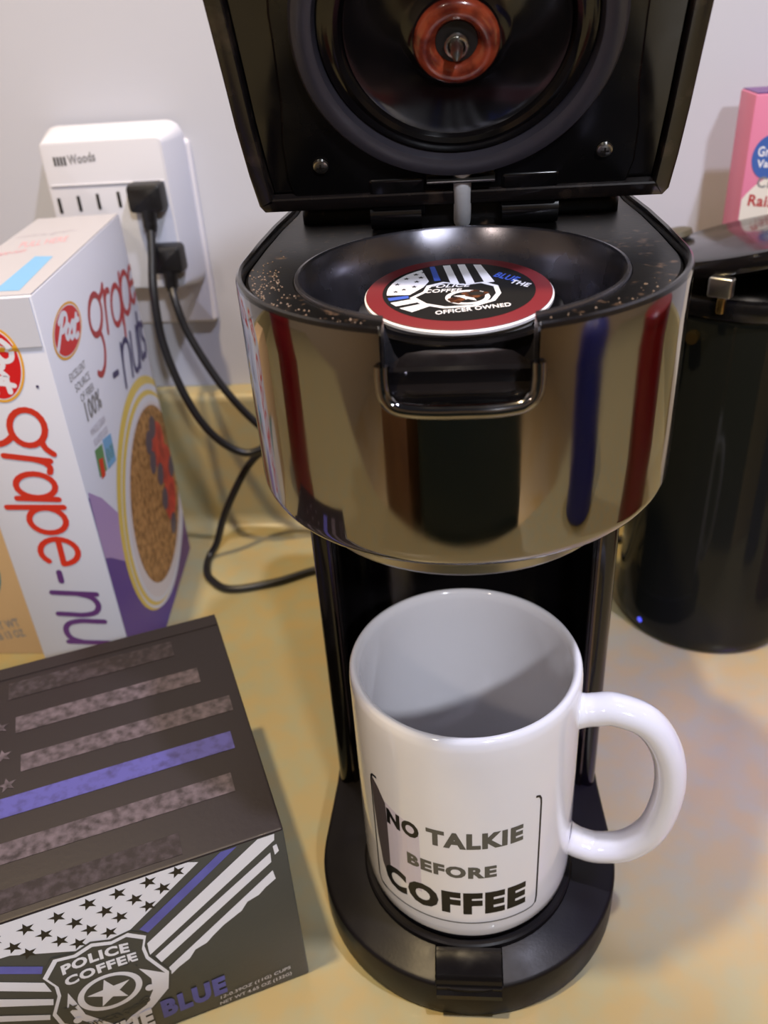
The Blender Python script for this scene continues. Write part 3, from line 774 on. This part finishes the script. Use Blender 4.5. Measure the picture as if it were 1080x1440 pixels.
T = MT['textgrey']
for i, s in enumerate(('EXCELLENT', 'SOURCE', 'OF FIBER')):
    pr.text(s, (17+i*3.5, 184-i*6.6), (41+i*2, 182-i*6.6), (17+i*3.5, 188-i*6.6), T, 1)
pr.text('100%', (25, 160), (50, 157), (26, 170), T, 1, .03)
for i, s in enumerate(('WHOLE GRAIN', 'NO ADDED SUGAR')):
    pr.text(s, (25+i, 152-i*6), (49, 149-i*6), (25+i, 156-i*6), MT['faint'], 1)
pr.poly([(22, 131), (34, 129), (36, 143), (24, 145)], MT['green'], 1); pr.poly([(36, 128), (50, 126), (52, 141), (38, 144)], MT['sky'], 1)
pr.poly([(24, 129), (30, 128), (32, 137), (26, 139)], R, 2)
pr.text('NON GMO', (37, 131), (50, 129), (38, 138), MT['green'], 2)
a, b = (53, -28), (35, 50)
c = (104, 71)
sc2 = lambda v, k: (v[0]*k, v[1]*k)
cc = [(c[0]+a[0]*cos(t)*1.0+b[0]*sin(t), c[1]+a[1]*cos(t)+b[1]*sin(t)) for t in [2*pi*k/64 for k in range(64)]]
def ring(k0, k1, m, l, sh=(0, 0)):
    pr.poly([(c[0]+sh[0]+(x-c[0])*k0, c[1]+sh[1]+(y-c[1])*k0) for x, y in cc], m, l)
pr.poly([(0, 132), (16, 123), (36, 96), (60, 62), (80, 30), (100, 8), (153, 10), (153, 0), (0, 0)], MT['purple'], 0)
pr.poly([(2, 134), (17, 122), (38, 98), (56, 84), (60, 60), (30, 74), (8, 92), (0, 97)], MT['lilac'], 1)
pr.poly([(153, 96), (150, 60), (128, 30), (100, 12), (96, 0), (153, 0)], MT['plum'], 1)
ring(1.17, 0, MT['yellow'], 2, (-4, 7)); ring(1.13, 0, MT['card'], 3, (-1, 3)); ring(1.08, 0, MT['yellow'], 4, (-3, 3)); ring(1.045, 0, MT['card'], 5, (-.5, 1))
ring(.99, 0, MT['bowl'], 6); ring(.90, 0, MT['oats'], 7, (1, 3))
def P3(x, y): return (c[0]+a[0]*x+b[0]*y, c[1]+a[1]*x+b[1]*y)
for x, y, rx, ry in ((.10, .55, .26, .24), (.38, .34, .26, .22), (.52, .0, .24, .26)):
    pr.ell(P3(x, y), (a[0]*rx, a[1]*rx), (b[0]*ry, b[1]*ry), MT['berry'], 8, 20)
for x, y in ((-.22, .56), (-.08, .72), (-.1, .36), (.16, .24), (.62, .32), (.3, -.02), (.6, -.3)):
    pr.ell(P3(x, y), (a[0]*.12, a[1]*.12), (b[0]*.12, b[1]*.12), MT['dusk'], 9, 14)
pr.clip(.8, CW-.8, .8, CH-.8)
pr.build('front_print', CB, label='front with a bowl of cereal, red and dark lettering')
pr = Print(lambda u, v, h: cf(u, v, CH+.5+h))
pr.poly([(18.6, 8), (7.2, 7), (9.8, 62.6), (19.2, 64.9)], MT['sky'], 0)
pr.text('PULL HERE', (34, 84), (12, 92), (36, 96), MT['faintred'], 0)
pr.text('whole grain', (44, 104), (14, 112), (44, 112), MT['faint'], 0)
pr.text('grape-nuts', (43, 66), (28, 72), (43, 76), MT['faintred'], 0)
pr.build('top_print', CB)

# ============================================================ TAN BOX far left
TB = Thing('cereal_box', (-330, 155, 0), 'tan carton at the left edge behind the white cereal box', 'carton')
mesh('carton', *rbox(-420, 155, 0, -247, 205, 150, .8, 2), MT['tan'], TB)
pr = Print(lambda u, v, h: (u, 154.9-h, v))
pr.ell((-296, 64), 34, 34, MT['teal'], 0); pr.ell((-318, 48), 40, 40, MT['cream'], 1)
pr.text('NET WT', (-281, 17.5), (-261, 21.5), (-282, 23.5), MT['textgrey'], 2, .02)
pr.text('1 LB 13 OZ', (-282, 10), (-260, 14), (-283, 15.5), MT['textgrey'], 2, .02)
pr.build('printed_front', TB)

# ============================================================ PINK BOX right
PB = Thing('cereal_box', (235, 283, 0), 'pink and cream cereal box with a blue round logo behind the black canister', 'cereal box')
px0 = 153.4
mesh('carton', *rbox(px0, 270, 0, px0+165, 297, 273.5, .8, 2), MT['pink'], PB)
mesh('top_flap', *box(px0+1, 270.6, 273.55, px0+164, 296.4, 274.1), MT['plum'], PB, smooth=0)
pr = Print(lambda u, v, h: (u, 269.95-h, v))
pr.poly([(px0+.6, 0), (px0+164, 0), (px0+164, 238)]+[(px0+.6+1.2*k*k*.25+4*k/2, 222+18*sin(k*pi/18)) for k in range(9, -1, -1)], MT['cream'], 0)
pr.ell((px0+11.6, 243), 9, 11, MT['logo'], 1)
pr.text('Great', (px0+5.4, 243.5), (px0+18.2, 243), (px0+5.4, 248.5), W, 2, .02)
pr.text('Value', (px0+5.8, 238), (px0+18.2, 237.5), (px0+5.8, 242), W, 2, .02)
pr.text('Crunchy', (px0+7, 226), (px0+34, 224), (px0+7.6, 233.5), MT['textgrey'], 1, .02)
pr.text('Raisin Bran', (px0+4, 218.5), (px0+42, 214), (px0+4.4, 224.5), MT['redfront'], 1, .03)
pr.clip(px0+.5, px0+164, 1, 273)
pr.build('printed_front', PB)

# ============================================================ BLACK CANISTER right
CNc = (145, 203)
kr = 50/56
def clathe(p, c=CNc, close=False, seg=96): return lathe([(r*kr, z) for r, z in p], seg, c, close)
CN = Thing('canister', (CNc[0], CNc[1], 0), 'glossy black round canister with a silver latch right of the coffee maker', 'canister')
mesh('body', *clathe([(0, 0), (53, 0), (55.2, 1.6), (56, 5), (56, 9), (55.4, 10), (55.4, 190), (54.4, 193), (51, 194), (51, 188), (0, 187)]), MT['canister'], CN)
mesh('collar', *clathe([(51, 193.2), (56.4, 193.4), (57.0, 195), (57.0, 200), (56.4, 201.5), (52, 202)], close=True), MT['black'], CN)
ta, tb = radians(12), radians(8)
lt = frame((CNc[0]-57*kr, CNc[1], 200), (cos(ta), 0, sin(ta)), (0, cos(tb), -sin(tb)))
ld = mesh('lid', *xf(clathe([(0, 2), (54, 2), (56.6, 2.6), (57.4, 4), (57.0, 8.4), (56, 9.8), (52, 10.6), (0, 11)], (57*kr, 0)), lt), MT['gloss'], CN, label='glossy black lid standing ajar')
mesh('lid_knob', *xf(lathe([(0, 10.8), (7.5, 10.8), (9.5, 12), (9, 14.6), (6, 15.8), (0, 16)], 32, (22, 36)), lt), MT['olive'], ld)
mesh('hinge', *rbox(91, 195, 192, 97, 211, 206, 2), MT['black'], CN)
an = radians(236)
ltc = frame((CNc[0]+51*cos(an), CNc[1]+51*sin(an), 0), (-sin(an), cos(an), 0), (0, 0, 1))
la = mesh('latch', *xf(rbox(-4.5, 204.5, -1, 6, 213.5, 4.0, 1.0), ltc), MT['steel'], ld, label='silver latch')
mesh('latch_pin', *xf(rbox(0, 197, -1, 3.4, 204.2, 2.6, .7), ltc), MT['brass'], CN)
mesh('side_bolt', *xf(tube([(-9, 184, -1), (-9, 184, 3.2)], 3.0, 16), ltc), MT['brass'], CN)
mesh('side_bracket', *xf(rbox(-26, 168, -1.4, -14, 190, 2.0, 1.2), ltc), MT['gloss'], CN)

mesh('indicator_light', *xf(lathe([(0, 0), (1.6, 0), (1.6, .5), (0, .7)], 20), frame((CNc[0]+50*cos(radians(213)), CNc[1]+50*sin(radians(213)), 8), (-sin(radians(213)), cos(radians(213)), 0), (0, 0, 1))), MT['led'], CN, label='small glowing blue light')

# ============================================================ WALL OUTLET, ADAPTER, PLUGS, CORDS
OP = Thing('wall_plate', (-196, 316, 200), 'white wall plate behind the outlet adapter', 'wall plate')
def wallbox(x0, x1, z0, z1, y0, y1, taper, r=3):
    q = rrect(x0, z0, x1, z1, r, 4)
    V, Fc = loft(q, [(0, y1), (0, y1-2), (taper, y0+1.2), (taper+.5, y0+.3), (taper+1.4, y0)])
    return [(x, z, y) for x, y, z in V], Fc
mesh('plate', *wallbox(-236, -158, 150, 262, 311.5, 315.9, 1), MT['plate'], OP)
AD = Thing('outlet_adapter', (-203, 312, 230), 'white multi outlet wall adapter with a brand mark above four dark slots', 'outlet adapter')
ad = mesh('housing', *wallbox(-244, -160, 176, 273, 286, 311.3, 5.5, 9), MT['adapter'], AD)
zt = 233.0
for (x, z) in ((-233.5, 232.6), (-221.5, 233.3), (-209.7, 234.0), (-197.0, 234.6)):
    mesh('slot', *rbox(x-1.0, 285.6, z-4.4, x+1.0, 286.4, z+4.4, .35, 2), MT['slot'], AD)
mesh('face_ridge', *rbox(-236, 285.2, 243.4, -168, 286.3, 244.2, .4, 2), MT['adapter'], AD)
pr = Print(lambda u, v, h: (u, 285.9-h, v))
for k in range(4): pr.poly([(-231+k*2.0, 254.6), (-229.7+k*2.0, 254.6), (-229.7+k*2.0, 259.4), (-231+k*2.0, 259.4)], MT['slot'], 0)
pr.text('Woods', (-222.6, 254.8), (-206, 256.2), (-222.6, 260), MT['textgrey'], 0, .03)
pr.build('brand_mark', AD)
def plug(name, x, z, pts, label, vert=False):
    t = Thing(name, (x, 286, z), label, 'power cord', None)
    b = rrect(x-10.5, z-8.2, x+10.5, z+8.2, 3, 4) if not vert else rrect(x-9.5, z-8.5, x+9.5, z+8.5, 3, 4)
    V, Fc = loft(b, [(0, 285.4), (0, 279), (.8, 276), (3, 275)])
    mesh('plug', [(p[0], p[2], p[1]) for p in V], Fc, MT['cord'], t)
    mesh('strain_relief', *tube(catmull([(x, 279.5, z-6), (x-.4, 279.5, z-12), (x-.8, 279, z-19)], 4), [4.6]*4+[4.2]*3+[3.4]*2, 14), MT['cord'], t)
    mesh('cable', *tube(catmull([(x, 279.5, z-7), (x-.6, 279.4, z-15)]+pts, 8), 2.5, 12), MT['cord'], t, smooth=80)
    return t
plug('power_cord', -178.5, 236.0, [(-178.7, 272.0, 206.9), (-178.9, 262.0, 186.5), (-177.2, 256.0, 155.7), (-168.2, 252.0, 122.3), (-155.4, 252.0, 96.5), (-137.3, 254.0, 82.3), (-118.2, 256.0, 87.5), (-100, 254, 90), (-92, 256, 84), (-112.8, 262.0, 83.3), (-126.4, 264.0, 79.5), (-140.5, 262.0, 66.7), (-157.2, 255.0, 38.4),
     (-168, 256, 12), (-173.8, 252.1, 3.2), (-172, 238, 2.8), (-166.2, 226.1, 2.8), (-150.3, 215.3, 2.8), (-121.3, 223.1, 2.8), (-94.4, 236.8, 2.8), (-60, 240.6, 2.8), (-30, 225, 2.8), (-20, 203, 6), (-20, 194.5, 12)],
     'black power cord on the upper plug, looping down onto the counter')
plug('power_cord', -172.5, 200.5, [(-170.3, 272.0, 176.2), (-163.8, 268.0, 155.3), (-146.0, 264.0, 121.1), (-123.4, 262.0, 93.2), (-102.0, 262.0, 80.1), (-60, 266, 50), (0, 262, 20), (50, 262, 4), (90, 268, 2.8), (128, 268.5, 2.8), (146, 264, 8)],
     'black power cord on the lower plug, running behind the coffee maker', True)

# ============================================================ props added out of frame, only for the chrome to mirror
rb = Thing('bin_standin', (0, -560, -900), 'tall dark green bin added out of view, standing in for the person the chrome mirrors', 'bin')  # stand-in for a person at the counter edge, added for its reflection
mesh('body', *rbox(-130, -700, -900, 180, -318, 250, 20, 4), MT['binc'], rb)
mesh('bin_lid', *rbox(-136, -708, 250.2, 186, -312, 275, 14, 4), MT['binc'], rb)
pb = Thing('bag_prop', (-215, -400, -900), 'brown paper bag added out of view for the brown strip in the chrome', 'bag')  # added shape for the brown strip in the chrome
mesh('body', *rbox(-270, -480, -900, -165, -330, 140, 6, 2), MT['wood'], pb)
mesh('folded_top', *rbox(-268, -420, 140.2, -167, -390, 175, 3, 2), MT['wood'], pb)
b2 = Thing('bottle_prop', (330, -180, 0), 'blue bottle added out of view for the right side of the chrome to mirror', 'bottle')
mesh('body', *lathe([(0, 0), (44, 0), (48, 4), (48, 200), (40, 225), (22, 240), (0, 240)], 48, (330, -180)), MT['bluec'], b2)
mesh('cap', *lathe([(0, 240.2), (20, 240.2), (20, 262), (17, 265), (0, 265)], 32, (330, -180)), MT['steel'], b2)
b3 = Thing('tin_prop', (330, 60, 0), 'dark red tin added out of view for the right edge of the chrome to mirror', 'tin')
mesh('body', *lathe([(0, 0), (58, 0), (60, 3), (60, 190), (0, 190)], 48, (330, 60)), MT['redc'], b3)
mesh('lid', *lathe([(0, 190.2), (61.5, 190.2), (61.5, 205), (58, 208), (0, 208)], 48, (330, 60)), MT['redc'], b3)
b4 = Thing('tin_prop', (-400, 20, 0), 'dark red tin added out of view for the left edge of the chrome to mirror', 'tin')
mesh('body', *lathe([(0, 0), (48, 0), (50, 3), (50, 210), (0, 210)], 48, (-400, 20)), MT['redc'], b4)
mesh('lid', *lathe([(0, 210.2), (51.5, 210.2), (51.5, 225), (48, 228), (0, 228)], 48, (-400, 20)), MT['redc'], b4)

for o in bpy.data.objects:
    if '_L' in o: del o['_L']
